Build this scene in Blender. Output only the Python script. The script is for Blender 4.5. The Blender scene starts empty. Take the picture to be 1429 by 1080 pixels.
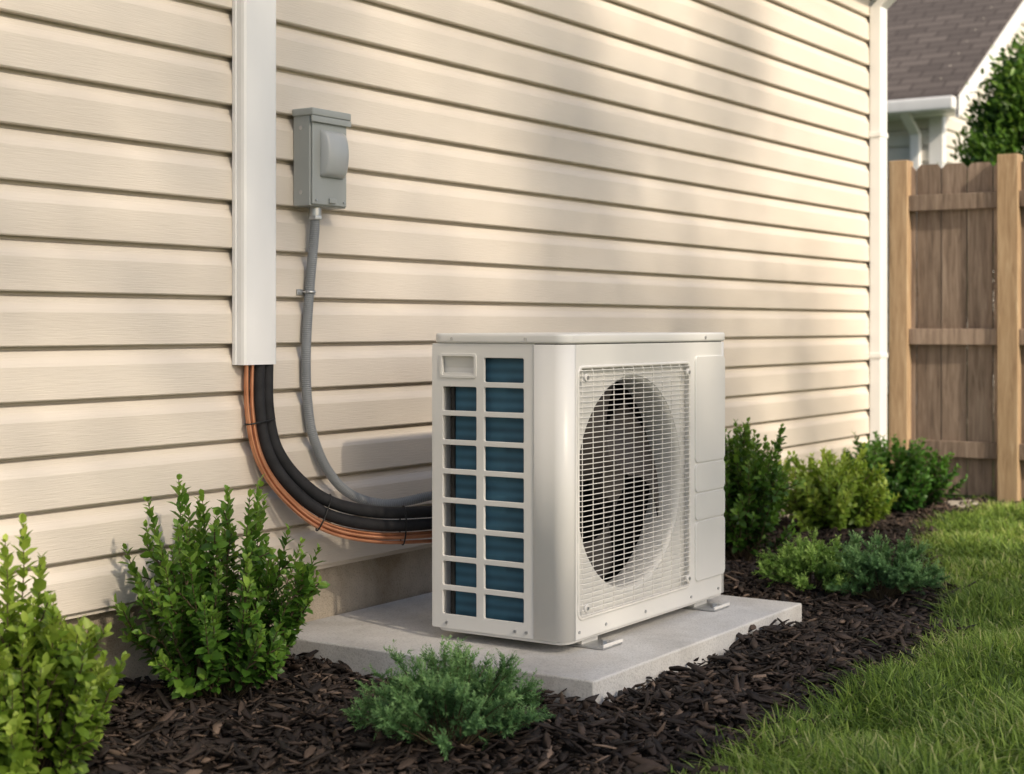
import bpy, math, numpy as np
from mathutils import Vector, Matrix
from math import radians, sin, cos, pi
scene=bpy.context.scene
col=scene.collection

# ---------------------------------------------------------------- materials
def new_mat(name):
    m=bpy.data.materials.new(name); m.use_nodes=True
    nt=m.node_tree; b=nt.nodes['Principled BSDF']
    return m,nt,b
def N(nt,t,**kw):
    n=nt.nodes.new(t)
    for k,v in kw.items():
        if k in n.inputs.keys(): n.inputs[k].default_value=v
        else: setattr(n,k,v)
    return n
def ramp(nt,stops):
    r=nt.nodes.new('ShaderNodeValToRGB'); cr=r.color_ramp
    while len(cr.elements)<len(stops): cr.elements.new(.5)
    for e,(p,c) in zip(cr.elements,stops):
        e.position=p; e.color=(c[0],c[1],c[2],1)
    return r
def coords(nt,scale=(1,1,1),kind='Object'):
    tc=nt.nodes.new('ShaderNodeTexCoord'); mp=nt.nodes.new('ShaderNodeMapping')
    mp.inputs['Scale'].default_value=scale
    nt.links.new(tc.outputs[kind],mp.inputs['Vector']); return mp
def noisy(name,stops,scale=(1,1,1),nscale=10,detail=6,rough=.6,bump=.2,bdist=.002,bscale=None,spec=.4,metal=0,bmap=None):
    m,nt,b=new_mat(name); mp=coords(nt,scale)
    n=N(nt,'ShaderNodeTexNoise',Scale=nscale,Detail=detail)
    nt.links.new(mp.outputs[0],n.inputs['Vector'])
    r=ramp(nt,stops); nt.links.new(n.outputs['Fac'],r.inputs[0])
    nt.links.new(r.outputs[0],b.inputs['Base Color'])
    b.inputs['Roughness'].default_value=rough
    b.inputs['Specular IOR Level'].default_value=spec
    b.inputs['Metallic'].default_value=metal
    if bump>0:
        mp2=coords(nt,bmap or scale)
        n2=N(nt,'ShaderNodeTexNoise',Scale=bscale or nscale*5,Detail=8)
        nt.links.new(mp2.outputs[0],n2.inputs['Vector'])
        bp=N(nt,'ShaderNodeBump',Strength=bump,Distance=bdist)
        nt.links.new(n2.outputs['Fac'],bp.inputs['Height'])
        nt.links.new(bp.outputs[0],b.inputs['Normal'])
    return m
SID=(.735,.67,.59)
m_siding=noisy('vinyl_siding',[(.3,(.665,.60,.52)),(.7,SID)],scale=(.6,.6,3),nscale=2,detail=9,rough=.45,bump=.6,bdist=.0018,bscale=14,bmap=(1,4,22),spec=.4)
m_siding2=noisy('neighbor_siding',[(.3,(.64,.61,.55)),(.7,(.70,.67,.61))],nscale=2,rough=.6,bump=0)
m_white=noisy('white_vinyl',[(.3,(.82,.82,.82)),(.7,(.87,.87,.87))],scale=(3,3,1),nscale=3,rough=.35,bump=.08,bdist=.001,spec=.5)
m_ac=noisy('ac_enamel',[(.3,(.76,.75,.72)),(.7,(.80,.79,.76))],nscale=4,rough=.36,bump=.12,bdist=.0004,bscale=220,spec=.5)
m_ac2=noisy('ac_enamel_panel',[(.3,(.70,.69,.66)),(.7,(.74,.73,.70))],nscale=4,rough=.4,bump=.1,bdist=.0004,bscale=220,spec=.5)
m_wire=noisy('grille_wire',[(.3,(.76,.74,.70)),(.7,(.82,.80,.76))],nscale=8,rough=.35,bump=0,spec=.5)
m_dark=noisy('dark_interior',[(.3,(.012,.012,.013)),(.7,(.02,.02,.02))],nscale=8,rough=.7,bump=0)
m_fan=noisy('fan_plastic',[(.3,(.045,.038,.034)),(.7,(.07,.06,.055))],nscale=5,rough=.45,bump=0,spec=.35)
m_grey=noisy('disconnect_grey_paint',[(.3,(.34,.36,.35)),(.7,(.39,.41,.40))],nscale=5,rough=.38,bump=.1,bdist=.0005,bscale=150,spec=.5)
m_lid=noisy('disconnect_lid',[(.3,(.44,.46,.465)),(.7,(.49,.51,.515))],nscale=5,rough=.28,bump=0,spec=.5)
m_cond=noisy('conduit_grey',[(.3,(.20,.215,.23)),(.7,(.28,.295,.31))],nscale=9,rough=.5,bump=0)
m_foam=noisy('black_foam_insulation',[(.3,(.013,.013,.015)),(.7,(.024,.024,.027))],nscale=30,rough=.75,bump=.6,bdist=.0015,bscale=120)
m_copper=noisy('copper_tube',[(.3,(.50,.21,.11)),(.7,(.75,.37,.22))],nscale=14,rough=.38,bump=.1,bdist=.0005,metal=.7)
m_metal=noisy('galvanised_steel',[(.3,(.45,.46,.47)),(.7,(.62,.63,.64))],nscale=25,rough=.35,bump=0,metal=.8)
m_tie=noisy('zip_tie',[(.3,(.01,.01,.01)),(.7,(.02,.02,.02))],rough=.4,bump=0)
m_bark=noisy('stem_bark',[(.3,(.06,.045,.025)),(.7,(.12,.09,.05))],nscale=30,rough=.8,bump=0)
m_stone=noisy('edging_stone',[(.3,(.30,.27,.23)),(.7,(.42,.39,.34))],nscale=12,rough=.85,bump=.5,bdist=.004,bscale=50,spec=.2)
m_soil=noisy('mulch_soil',[(.3,(.012,.009,.007)),(.7,(.03,.022,.017))],nscale=40,rough=.95,bump=1,bdist=.02,bscale=60,spec=.15)
m_lawn=noisy('lawn_soil_and_grass',[(.3,(.035,.06,.015)),(.55,(.06,.10,.022)),(.75,(.09,.14,.035))],nscale=3,detail=10,rough=.9,bump=1,bdist=.03,bscale=80,spec=.15)

def concrete(name,stops,fine,stain,pit=.5):
    m,nt,b=new_mat(name); mp=coords(nt)
    a=N(nt,'ShaderNodeTexNoise',Scale=4.5,Detail=12,Roughness=.72,Distortion=.4); nt.links.new(mp.outputs[0],a.inputs['Vector'])
    r=ramp(nt,stops); nt.links.new(a.outputs['Fac'],r.inputs[0])
    f=N(nt,'ShaderNodeTexNoise',Scale=190,Detail=3); nt.links.new(mp.outputs[0],f.inputs['Vector'])
    r2=ramp(nt,[(.32,(fine,fine,fine)),(.5,(1,1,1))]); nt.links.new(f.outputs['Fac'],r2.inputs[0])
    s=N(nt,'ShaderNodeTexNoise',Scale=1.7,Detail=6,Roughness=.6,Distortion=1.2); nt.links.new(mp.outputs[0],s.inputs['Vector'])
    r3=ramp(nt,[(.38,stain),(.56,(1,1,1))]); nt.links.new(s.outputs['Fac'],r3.inputs[0])
    v=N(nt,'ShaderNodeTexVoronoi',Scale=70); nt.links.new(mp.outputs[0],v.inputs['Vector'])
    r4=ramp(nt,[(.05,(.55,.53,.5)),(.14,(1,1,1))]); nt.links.new(v.outputs['Distance'],r4.inputs[0])
    out=r.outputs[0]
    for rr_,fac in ((r2,.7),(r3,.8),(r4,.5)):
        mx=N(nt,'ShaderNodeMixRGB',blend_type='MULTIPLY'); mx.inputs[0].default_value=fac
        nt.links.new(out,mx.inputs[1]); nt.links.new(rr_.outputs[0],mx.inputs[2]); out=mx.outputs[0]
    nt.links.new(out,b.inputs['Base Color']); b.inputs['Roughness'].default_value=.85
    b.inputs['Specular IOR Level'].default_value=.25
    bp=N(nt,'ShaderNodeBump',Strength=pit,Distance=.0025); nt.links.new(f.outputs['Fac'],bp.inputs['Height'])
    bp2=N(nt,'ShaderNodeBump',Strength=.5,Distance=.004); nt.links.new(a.outputs['Fac'],bp2.inputs['Height']); nt.links.new(bp.outputs[0],bp2.inputs['Normal'])
    nt.links.new(bp2.outputs[0],b.inputs['Normal']); return m
m_conc=concrete('pad_concrete',[(.3,(.54,.53,.51)),(.5,(.66,.65,.63)),(.72,(.73,.72,.70))],.72,(.82,.80,.77))
m_found=concrete('foundation_concrete',[(.3,(.38,.33,.265)),(.5,(.53,.465,.38)),(.72,(.62,.56,.47))],.6,(.62,.56,.48),.8)

def wood(name,a,bc,c):
    m,nt,b=new_mat(name)
    oi=nt.nodes.new('ShaderNodeObjectInfo'); mp=coords(nt,(14,14,1.3))
    add=N(nt,'ShaderNodeVectorMath',operation='ADD'); sc=N(nt,'ShaderNodeVectorMath',operation='SCALE'); sc.inputs['Scale'].default_value=40
    cmb=nt.nodes.new('ShaderNodeCombineXYZ')
    for i in range(3): nt.links.new(oi.outputs['Random'],cmb.inputs[i])
    nt.links.new(cmb.outputs[0],sc.inputs[0]); nt.links.new(mp.outputs[0],add.inputs[0]); nt.links.new(sc.outputs[0],add.inputs[1])
    n=N(nt,'ShaderNodeTexNoise',Scale=3.2,Detail=9,Roughness=.65,Distortion=.6); nt.links.new(add.outputs[0],n.inputs['Vector'])
    r=ramp(nt,[(.3,a),(.5,bc),(.72,c)]); nt.links.new(n.outputs['Fac'],r.inputs[0])
    vn=N(nt,'ShaderNodeTexVoronoi',Scale=.55); nt.links.new(add.outputs[0],vn.inputs['Vector'])
    kr=ramp(nt,[(.05,(.25,.2,.16)),(.12,(1,1,1))]); nt.links.new(vn.outputs['Distance'],kr.inputs[0])
    mk=N(nt,'ShaderNodeMixRGB',blend_type='MULTIPLY'); mk.inputs[0].default_value=.9
    nt.links.new(r.outputs[0],mk.inputs[1]); nt.links.new(kr.outputs[0],mk.inputs[2])
    hs=nt.nodes.new('ShaderNodeHueSaturation'); mr=N(nt,'ShaderNodeMapRange'); mr.inputs['To Min'].default_value=.75; mr.inputs['To Max'].default_value=1.2
    nt.links.new(oi.outputs['Random'],mr.inputs[0]); nt.links.new(mr.outputs[0],hs.inputs['Value'])
    nt.links.new(mk.outputs[0],hs.inputs['Color']); nt.links.new(hs.outputs[0],b.inputs['Base Color'])
    bp=N(nt,'ShaderNodeBump',Strength=.6,Distance=.004); nt.links.new(n.outputs['Fac'],bp.inputs['Height'])
    nt.links.new(bp.outputs[0],b.inputs['Normal']); b.inputs['Roughness'].default_value=.8; b.inputs['Specular IOR Level'].default_value=.2
    return m
m_picket=wood('weathered_picket',(.13,.098,.078),(.25,.19,.15),(.36,.285,.23))
m_post=wood('cedar_post',(.28,.185,.11),(.42,.295,.18),(.52,.39,.255))

def shingles():
    m,nt,b=new_mat('asphalt_shingles'); tc=nt.nodes.new('ShaderNodeTexCoord')
    sp=nt.nodes.new('ShaderNodeSeparateXYZ'); cb=nt.nodes.new('ShaderNodeCombineXYZ')
    nt.links.new(tc.outputs['Object'],sp.inputs[0]); nt.links.new(sp.outputs[1],cb.inputs[0]); nt.links.new(sp.outputs[0],cb.inputs[1])
    br=N(nt,'ShaderNodeTexBrick',Scale=1.0); br.inputs['Brick Width'].default_value=.3; br.inputs['Row Height'].default_value=.13; br.inputs['Mortar Size'].default_value=.010
    br.inputs['Color1'].default_value=(.085,.070,.064,1); br.inputs['Color2'].default_value=(.135,.113,.103,1); br.inputs['Mortar'].default_value=(.05,.04,.036,1)
    nt.links.new(cb.outputs[0],br.inputs['Vector'])
    n=N(nt,'ShaderNodeTexNoise',Scale=60,Detail=4); nt.links.new(tc.outputs['Object'],n.inputs['Vector'])
    mx=N(nt,'ShaderNodeMixRGB',blend_type='OVERLAY'); mx.inputs[0].default_value=.5
    nt.links.new(br.outputs['Color'],mx.inputs[1]); nt.links.new(n.outputs['Fac'],mx.inputs[2]); nt.links.new(mx.outputs[0],b.inputs['Base Color'])
    b.inputs['Roughness'].default_value=.9; return m
m_shingle=shingles()

def coilmat(name,base,dark,axis):
    m,nt,b=new_mat(name); tc=nt.nodes.new('ShaderNodeTexCoord')
    w=N(nt,'ShaderNodeTexWave',Scale=95); w.bands_direction=axis; w.inputs['Distortion'].default_value=.6
    w2=N(nt,'ShaderNodeTexWave',Scale=12); w2.bands_direction='Z'; w2.inputs['Distortion'].default_value=.2
    ns=N(nt,'ShaderNodeTexNoise',Scale=9,Detail=5)
    for q in (w,w2,ns): nt.links.new(tc.outputs['Object'],q.inputs['Vector'])
    r=ramp(nt,[(.2,dark),(.9,base)]); 
    a=N(nt,'ShaderNodeMath',operation='MULTIPLY'); nt.links.new(w.outputs['Fac'],a.inputs[0]); a.inputs[1].default_value=.35
    a2=N(nt,'ShaderNodeMath',operation='MULTIPLY'); nt.links.new(w2.outputs['Fac'],a2.inputs[0]); a2.inputs[1].default_value=.3
    a3=N(nt,'ShaderNodeMath',operation='ADD'); nt.links.new(a.outputs[0],a3.inputs[0]); nt.links.new(a2.outputs[0],a3.inputs[1])
    a4=N(nt,'ShaderNodeMath',operation='MULTIPLY_ADD'); nt.links.new(ns.outputs['Fac'],a4.inputs[0]); a4.inputs[1].default_value=.6; nt.links.new(a3.outputs[0],a4.inputs[2])
    nt.links.new(a4.outputs[0],r.inputs[0]); nt.links.new(r.outputs[0],b.inputs['Base Color'])
    b.inputs['Roughness'].default_value=.5; b.inputs['Metallic'].default_value=.2
    bp=N(nt,'ShaderNodeBump',Strength=.5,Distance=.002); nt.links.new(w.outputs['Fac'],bp.inputs['Height']); nt.links.new(bp.outputs[0],b.inputs['Normal'])
    return m
m_coil=coilmat('blue_coil_fins',(.055,.17,.26),(.010,.045,.075),'Y')
m_coilb=coilmat('rear_coil_fins',(.12,.095,.08),(.02,.015,.013),'X')

def leafmat(name,stops,trans=.3,rough=.42):
    m,nt,b=new_mat(name)
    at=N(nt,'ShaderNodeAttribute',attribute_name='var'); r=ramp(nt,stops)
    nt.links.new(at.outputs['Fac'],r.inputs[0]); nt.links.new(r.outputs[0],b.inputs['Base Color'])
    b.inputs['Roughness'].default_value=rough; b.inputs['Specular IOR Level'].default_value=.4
    if trans<=0: return m
    tr=nt.nodes.new('ShaderNodeBsdfTranslucent'); hs=nt.nodes.new('ShaderNodeHueSaturation'); hs.inputs['Value'].default_value=1.6; hs.inputs['Hue'].default_value=.485
    nt.links.new(r.outputs[0],hs.inputs['Color']); nt.links.new(hs.outputs[0],tr.inputs['Color'])
    mx=nt.nodes.new('ShaderNodeMixShader'); mx.inputs[0].default_value=trans
    out=nt.nodes['Material Output']
    nt.links.new(b.outputs[0],mx.inputs[1]); nt.links.new(tr.outputs[0],mx.inputs[2]); nt.links.new(mx.outputs[0],out.inputs['Surface'])
    return m
m_box=leafmat('boxwood_leaf',[(0,(.018,.055,.010)),(.45,(.08,.19,.024)),(1,(.27,.43,.065))])
m_lime=leafmat('lime_leaf',[(0,(.05,.10,.014)),(.45,(.19,.31,.035)),(1,(.46,.57,.11))])
m_dk=leafmat('dark_leaf',[(0,(.015,.05,.010)),(.5,(.05,.15,.02)),(1,(.14,.29,.04))])
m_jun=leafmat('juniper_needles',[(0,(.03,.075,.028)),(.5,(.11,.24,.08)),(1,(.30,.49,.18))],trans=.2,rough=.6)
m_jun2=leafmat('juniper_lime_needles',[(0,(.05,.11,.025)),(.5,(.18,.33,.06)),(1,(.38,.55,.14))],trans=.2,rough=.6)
m_tree=leafmat('evergreen_foliage',[(0,(.02,.055,.008)),(.5,(.07,.16,.02)),(1,(.20,.34,.05))],trans=.25)
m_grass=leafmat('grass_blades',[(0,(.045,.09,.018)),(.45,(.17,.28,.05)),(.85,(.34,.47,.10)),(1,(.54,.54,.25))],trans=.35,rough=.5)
m_chip=leafmat('mulch_chips',[(0,(.010,.007,.006)),(.5,(.038,.026,.020)),(.82,(.10,.068,.050)),(1,(.26,.185,.135))],trans=0,rough=.75)

# ---------------------------------------------------------------- geometry helpers
def link(ob,parent=None):
    col.objects.link(ob)
    if parent is not None:
        ob.parent=parent; ob.matrix_parent_inverse=Matrix.Translation(-Vector(parent.location))
    return ob
def empty(name,loc=(0,0,0)):
    e=bpy.data.objects.new(name,None); e.location=loc; e.empty_display_size=.1; col.objects.link(e); return e
def mesh_obj(name,verts,faces,mat,parent=None,smooth=False):
    me=bpy.data.meshes.new(name); me.from_pydata([tuple(v) for v in verts],[],[tuple(f) for f in faces]); me.update()
    me.materials.append(mat)
    if smooth: me.polygons.foreach_set('use_smooth',[True]*len(me.polygons))
    return link(bpy.data.objects.new(name,me),parent)
def bulk(name,verts,facearrs,mat,parent=None,var=None,smooth=False):
    me=bpy.data.meshes.new(name); V=np.asarray(verts,dtype=np.float32).reshape(-1,3)
    me.vertices.add(len(V)); me.vertices.foreach_set('co',V.ravel())
    idx=np.concatenate([f.ravel() for f in facearrs]).astype(np.int32)
    tot=np.concatenate([np.full(len(f),f.shape[1]) for f in facearrs]).astype(np.int32)
    st=np.concatenate([[0],np.cumsum(tot)[:-1]]).astype(np.int32)
    me.loops.add(len(idx)); me.loops.foreach_set('vertex_index',idx)
    me.polygons.add(len(tot)); me.polygons.foreach_set('loop_start',st); me.polygons.foreach_set('loop_total',tot)
    if smooth: me.polygons.foreach_set('use_smooth',np.ones(len(tot),dtype=bool))
    me.update(calc_edges=True)
    if var is not None:
        a=me.attributes.new('var','FLOAT','POINT'); a.data.foreach_set('value',np.asarray(var,dtype=np.float32))
    me.materials.append(mat); return link(bpy.data.objects.new(name,me),parent)
def bev(ob,w,seg=2):
    if w>0:
        m=ob.modifiers.new('bevel','BEVEL'); m.width=w; m.segments=seg; m.limit_method='ANGLE'; m.angle_limit=radians(35)
        m.harden_normals=False
        ob.data.polygons.foreach_set('use_smooth',[True]*len(ob.data.polygons))
        w2=ob.modifiers.new('wn','WEIGHTED_NORMAL'); w2.keep_sharp=True
    return ob
def box(name,x0,x1,y0,y1,z0,z1,mat,parent=None,b=0,seg=2):
    cx,cy,cz=(x0+x1)/2,(y0+y1)/2,(z0+z1)/2
    v=[(x-cx,y-cy,z-cz) for z in (z0,z1) for x,y in ((x0,y0),(x1,y0),(x1,y1),(x0,y1))]
    f=[(0,3,2,1),(4,5,6,7),(0,1,5,4),(1,2,6,5),(2,3,7,6),(3,0,4,7)]
    me=bpy.data.meshes.new(name); me.from_pydata(v,[],f); me.materials.append(mat)
    ob=bpy.data.objects.new(name,me); ob.location=(cx,cy,cz); link(ob,parent)
    return bev(ob,b,seg)
def cyl(name,p,axis,r,h,mat,parent=None,n=24,b=0):
    a=Vector(axis).normalized(); u=a.orthogonal().normalized(); w=a.cross(u); p=Vector(p)
    V=[];F=[]
    for s in (-.5,.5):
        for i in range(n):
            t=2*pi*i/n; V.append(a*h*s+u*r*cos(t)+w*r*sin(t))
    F=[(i,(i+1)%n,n+(i+1)%n,n+i) for i in range(n)]+[tuple(range(n-1,-1,-1)),tuple(range(n,2*n))]
    ob=mesh_obj(name,V,F,mat,None); ob.location=p
    if parent is not None: ob.parent=parent; ob.matrix_parent_inverse=Matrix.Translation(-Vector(parent.location))
    return bev(ob,b) if b else ob
def catmull(pts,n):
    P=[np.array(p,float) for p in pts]; P=[2*P[0]-P[1]]+P+[2*P[-1]-P[-2]]; out=[]
    m=len(P)-3
    for i in range(m):
        a,b,c,d=P[i:i+4]
        for k in range(n):
            t=k/n; out.append(.5*((2*b)+(-a+c)*t+(2*a-5*b+4*c-d)*t*t+(-a+3*b-3*c+d)*t**3))
    out.append(P[-2]); return np.array(out)
def resample(P,step):
    s=np.concatenate([[0],np.cumsum(np.linalg.norm(np.diff(P,axis=0),axis=1))]); n=max(2,int(s[-1]/step))
    q=np.linspace(0,s[-1],n+1); return np.stack([np.interp(q,s,P[:,i]) for i in range(3)],1),q
def tube(name,P,rad,mat,parent=None,seg=12,closed=False):
    P=np.asarray(P); n=len(P)
    if closed: T=np.roll(P,-1,0)-np.roll(P,1,0)
    else: T=np.gradient(P,axis=0)
    T/=np.linalg.norm(T,axis=1)[:,None]
    rad=np.broadcast_to(rad,(n,))
    ref=np.array([0,-1,0.]); V=[]
    a=np.linspace(0,2*pi,seg,endpoint=False)
    for i in range(n):
        nn=np.cross(ref,T[i]); l=np.linalg.norm(nn)
        if l<.05: nn=np.cross([1,0,0],T[i]); l=np.linalg.norm(nn)
        nn/=l; bb=np.cross(T[i],nn)
        V.append(P[i]+rad[i]*(np.cos(a)[:,None]*nn+np.sin(a)[:,None]*bb))
    V=np.concatenate(V); F=[]
    for i in range(n if closed else n-1):
        j=(i+1)%n
        for k in range(seg): F.append((i*seg+k,i*seg+(k+1)%seg,j*seg+(k+1)%seg,j*seg+k))
    if not closed: F+= [tuple(range(seg-1,-1,-1)),tuple(range((n-1)*seg,n*seg))]
    return mesh_obj(name,V,F,mat,parent,smooth=True)
def rrect(x0,x1,y0,y1,r,n=5):
    out=[]
    for cx,cy,a0 in ((x1-r,y0+r,-90),(x1-r,y1-r,0),(x0+r,y1-r,90),(x0+r,y0+r,180)):
        for k in range(n+1):
            a=radians(a0+90*k/n); out.append((cx+r*cos(a),cy+r*sin(a)))
    return out
def circle(cx,cy,r,n=64): return [(cx+r*cos(2*pi*i/n),cy+r*sin(2*pi*i/n)) for i in range(n)]
def panel(name,loops,thick,mat,loc,rot,parent,bd=0):
    cu=bpy.data.curves.new(name+'_c','CURVE'); cu.dimensions='2D'; cu.fill_mode='BOTH'; cu.extrude=thick/2; cu.bevel_depth=bd; cu.bevel_resolution=2
    for lp in loops:
        s=cu.splines.new('POLY'); s.points.add(len(lp)-1); s.use_cyclic_u=True
        for p,(x,y) in zip(s.points,lp): p.co=(x,y,0,1)
    tmp=bpy.data.objects.new(name+'_t',cu); col.objects.link(tmp)
    dg=bpy.context.evaluated_depsgraph_get(); me=bpy.data.meshes.new_from_object(tmp.evaluated_get(dg)); 
    bpy.data.objects.remove(tmp); me.materials.clear(); me.materials.append(mat)
    me.polygons.foreach_set('use_smooth',[False]*len(me.polygons))
    ob=bpy.data.objects.new(name,me); ob.location=loc; ob.rotation_euler=rot
    return link(ob,parent)
ROTF=(radians(90),0,0)              # faces -Y : local x=x, local y=z
ROTS=(radians(90),0,radians(-90))   # faces -X : local x=-y, local y=z

def siding(name,xr,z0,z1,pitch,mat,parent,rot=0,loc=(0,0,0),xend=None):
    V=[];F=[]
    nC=int(math.ceil((z1-z0)/pitch-1e-6)); fr=pitch/.128
    prof=[(.011,0),(-.0145,0.0),(-.0170,.003),(-.0158,.080),(-.0125,.088),(-.0035,.102),(.002,.117),(.011,.120),(.011,.128)]
    for k in range(nC):
        zb=z0+k*pitch
        a,b=(xr if xend is None else xend(zb+pitch*.5))
        if b-a<.02: continue
        i0=len(V)
        for x in (a,b):
            for (py,pz) in prof: V.append((x,py,min(zb+pz*fr,z1)))
        n=len(prof)
        for q in range(n-1): F.append((i0+q,i0+n+q,i0+n+q+1,i0+q+1))
    me=bpy.data.meshes.new(name); me.from_pydata(V,[],F); me.materials.append(mat)
    ob=bpy.data.objects.new(name,me); ob.location=loc; ob.rotation_euler=(0,0,rot)
    return link(ob,parent)

# ---------------------------------------------------------------- house
Z0=.2285; PIT=.128
house=empty('house',(0,0,0))
siding('front_siding',(-4.0,4.74),Z0,Z0+PIT*20,PIT,m_siding,house)
box('wall_core',-4.0,4.80,.0125,8.0,Z0+.002,2.80,m_siding,house)
box('foundation',-3.98,4.79,.022,7.98,-.3,Z0-.001,m_found,house)
box('corner_post',4.735,4.835,-.022,.0115,Z0-.004,2.80,m_white,house,.003)
box('starter_strip',-4.0,4.74,-.006,.018,Z0-.012,Z0-.002,m_siding,house)
box('soffit',-4.3,5.1,-.26,8.36,2.80,2.84,m_white,house)
box('fascia',-4.3,5.1,-.285,-.262,2.78,2.96,m_white,house)
rv=[(-4.35,-.32,2.93),(5.15,-.32,2.93),(5.15,4,5.0),(-4.35,4,5.0),(-4.35,8.42,2.93),(5.15,8.42,2.93)]
mesh_obj('roof',rv,[(0,1,2,3),(3,2,5,4)],m_shingle,house)
mesh_obj('gable_end',[(4.8,0,2.84),(4.8,8,2.84),(4.8,4,4.9)],[(0,1,2)],m_siding,house)
gp=[(-.29,2.95),(-.29,2.85),(-.35,2.84),(-.39,2.88),(-.40,2.95),(-.39,2.95),(-.38,2.89),(-.345,2.855),(-.30,2.86),(-.30,2.95)]
V=[(x,y,z) for x in (-4.3,5.1) for y,z in gp]; n=len(gp)
mesh_obj('gutter',V,[(i,(i+1)%n,n+(i+1)%n,n+i) for i in range(n)],m_white,house)

ds=empty('downspout',(4.66,-.05,1.4))
box('pipe',4.605,4.705,-.080,-.0185,.10,2.58,m_white,ds,.006)
def skewbox(name,A,B,wx,wy,mat,parent):
    A=Vector(A);B=Vector(B); V=[]
    for P in (A,B):
        for sx,sy in ((-1,-1),(1,-1),(1,1),(-1,1)): V.append((P.x+sx*wx/2,P.y+sy*wy/2,P.z))
    ob=mesh_obj(name,V,[(0,3,2,1),(4,5,6,7),(0,1,5,4),(1,2,6,5),(2,3,7,6),(3,0,4,7)],mat,parent); return bev(ob,.005)
skewbox('upper_elbow',(4.655,-.050,2.575),(4.655,-.345,2.84),.1,.062,m_white,ds)
skewbox('lower_elbow',(4.655,-.050,.105),(4.655,-.17,.04),.1,.062,m_white,ds)
box('strap',4.60,4.71,-.083,-.018,1.9,1.925,m_white,ds,.002)
box('strap_low',4.60,4.71,-.083,-.018,.75,.775,m_white,ds,.002)

lc=empty('line_set_cover',(-.065,-.03,1.8))
LX0,LX1=-.133,.0
prof=[(LX0,-.0175),(LX0,-.044),(LX0+.003,-.052),(LX0+.010,-.056),(LX1-.010,-.056),(LX1-.003,-.052),(LX1,-.044),(LX1,-.0175),
      (LX1-.004,-.0175),(LX1-.004,-.044),(LX1-.010,-.052),(LX0+.010,-.052),(LX0+.004,-.044),(LX0+.004,-.0175)]
n=len(prof); V=[(x,y,z) for z in (.812,2.80) for x,y in prof]
mesh_obj('channel',V,[(i,(i+1)%n,n+(i+1)%n,n+i) for i in range(n)],m_white,lc)
box('edge_flange',LX1+.0005,LX1+.006,-.034,-.0175,.812,2.80,m_white,lc,.001)
box('edge_flange_left',LX0-.006,LX0-.0005,-.030,-.0175,.812,2.80,m_white,lc,.001)

# ---------------------------------------------------------------- disconnect box
db=empty('electrical_disconnect_box',(.185,-.05,1.38))
box('back_box',.106,.264,-.078,-.0175,1.252,1.505,m_grey,db,.003)
box('front_door',.111,.259,-.085,-.0785,1.256,1.49,m_grey,db,.003)
box('top_hood',.100,.270,-.094,-.0175,1.503,1.524,m_grey,db,.004)
box('hood_lip',.100,.270,-.094,-.0865,1.485,1.5025,m_grey,db,.002)
V=[];F=[];nz=16
for i in range(nz+1):
    t=i/nz; z=1.335+.13*t; d=.006+.026*math.sin(pi*min(1,max(0,t)))**.45
    for x,dd in ((.143,0),(.145,.8),(.153,1),(.229,1),(.237,.8),(.239,0)): V.append((x,-.0855-d*dd,z))
for i in range(nz):
    for j in range(5): F.append((i*6+j,i*6+j+1,(i+1)*6+j+1,(i+1)*6+j))
F.append(tuple(range(5,-1,-1))); F.append(tuple(range(nz*6,nz*6+6)))
mesh_obj('pullout_cover',V,F,m_lid,db,smooth=True)
box('latch',.178,.206,-.092,-.0855,1.262,1.276,m_grey,db,.002)
for x in (.125,.245): cyl('door_screw',(x,-.0865,1.268),(0,1,0),.003,.004,m_metal,db,12)
for z in (1.29,1.47): cyl('side_knockout',(.1055,-.046,z),(1,0,0),.006,.003,m_metal,db,14)
cyl('conduit_connector',(.168,-.045,1.240),(0,0,1),.018,.03,m_metal,db,20,.002)
cyl('conduit_locknut',(.168,-.045,1.222),(0,0,1),.021,.012,m_metal,db,6,.002)

cd=empty('electrical_conduit',(.16,-.03,.8))
cp=[(.168,-.045,1.235),(.166,-.043,1.17),(.158,-.034,1.03),(.145,-.034,.90),(.141,-.034,.80),(.147,-.035,.70),(.166,-.037,.61),(.221,-.045,.506),(.297,-.07,.430),(.401,-.12,.396),(.522,-.2,.415),(.60,-.29,.43),(.66,-.40,.43)]
P,q=resample(catmull(cp,20),.0012)
tube('flexible_tube',P,.0138+.0007*np.sin(q*2*pi/.0058),m_cond,cd,14)
tube('strap_ring',[( .1565+.0165*cos(a),-.034+.0165*sin(a),1.012) for a in np.linspace(0,2*pi,20,endpoint=False)],.003,m_metal,cd,6,closed=True)
box('strap_tab_left',.118,.142,-.0225,-.0185,1.004,1.020,m_metal,cd,.001)
box('strap_tab_right',.171,.196,-.0225,-.0185,1.004,1.020,m_metal,cd,.001)
for x in (.126,.188): cyl('strap_screw',(x,-.023,1.012),(0,1,0),.004,.004,m_metal,cd,10)

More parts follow.
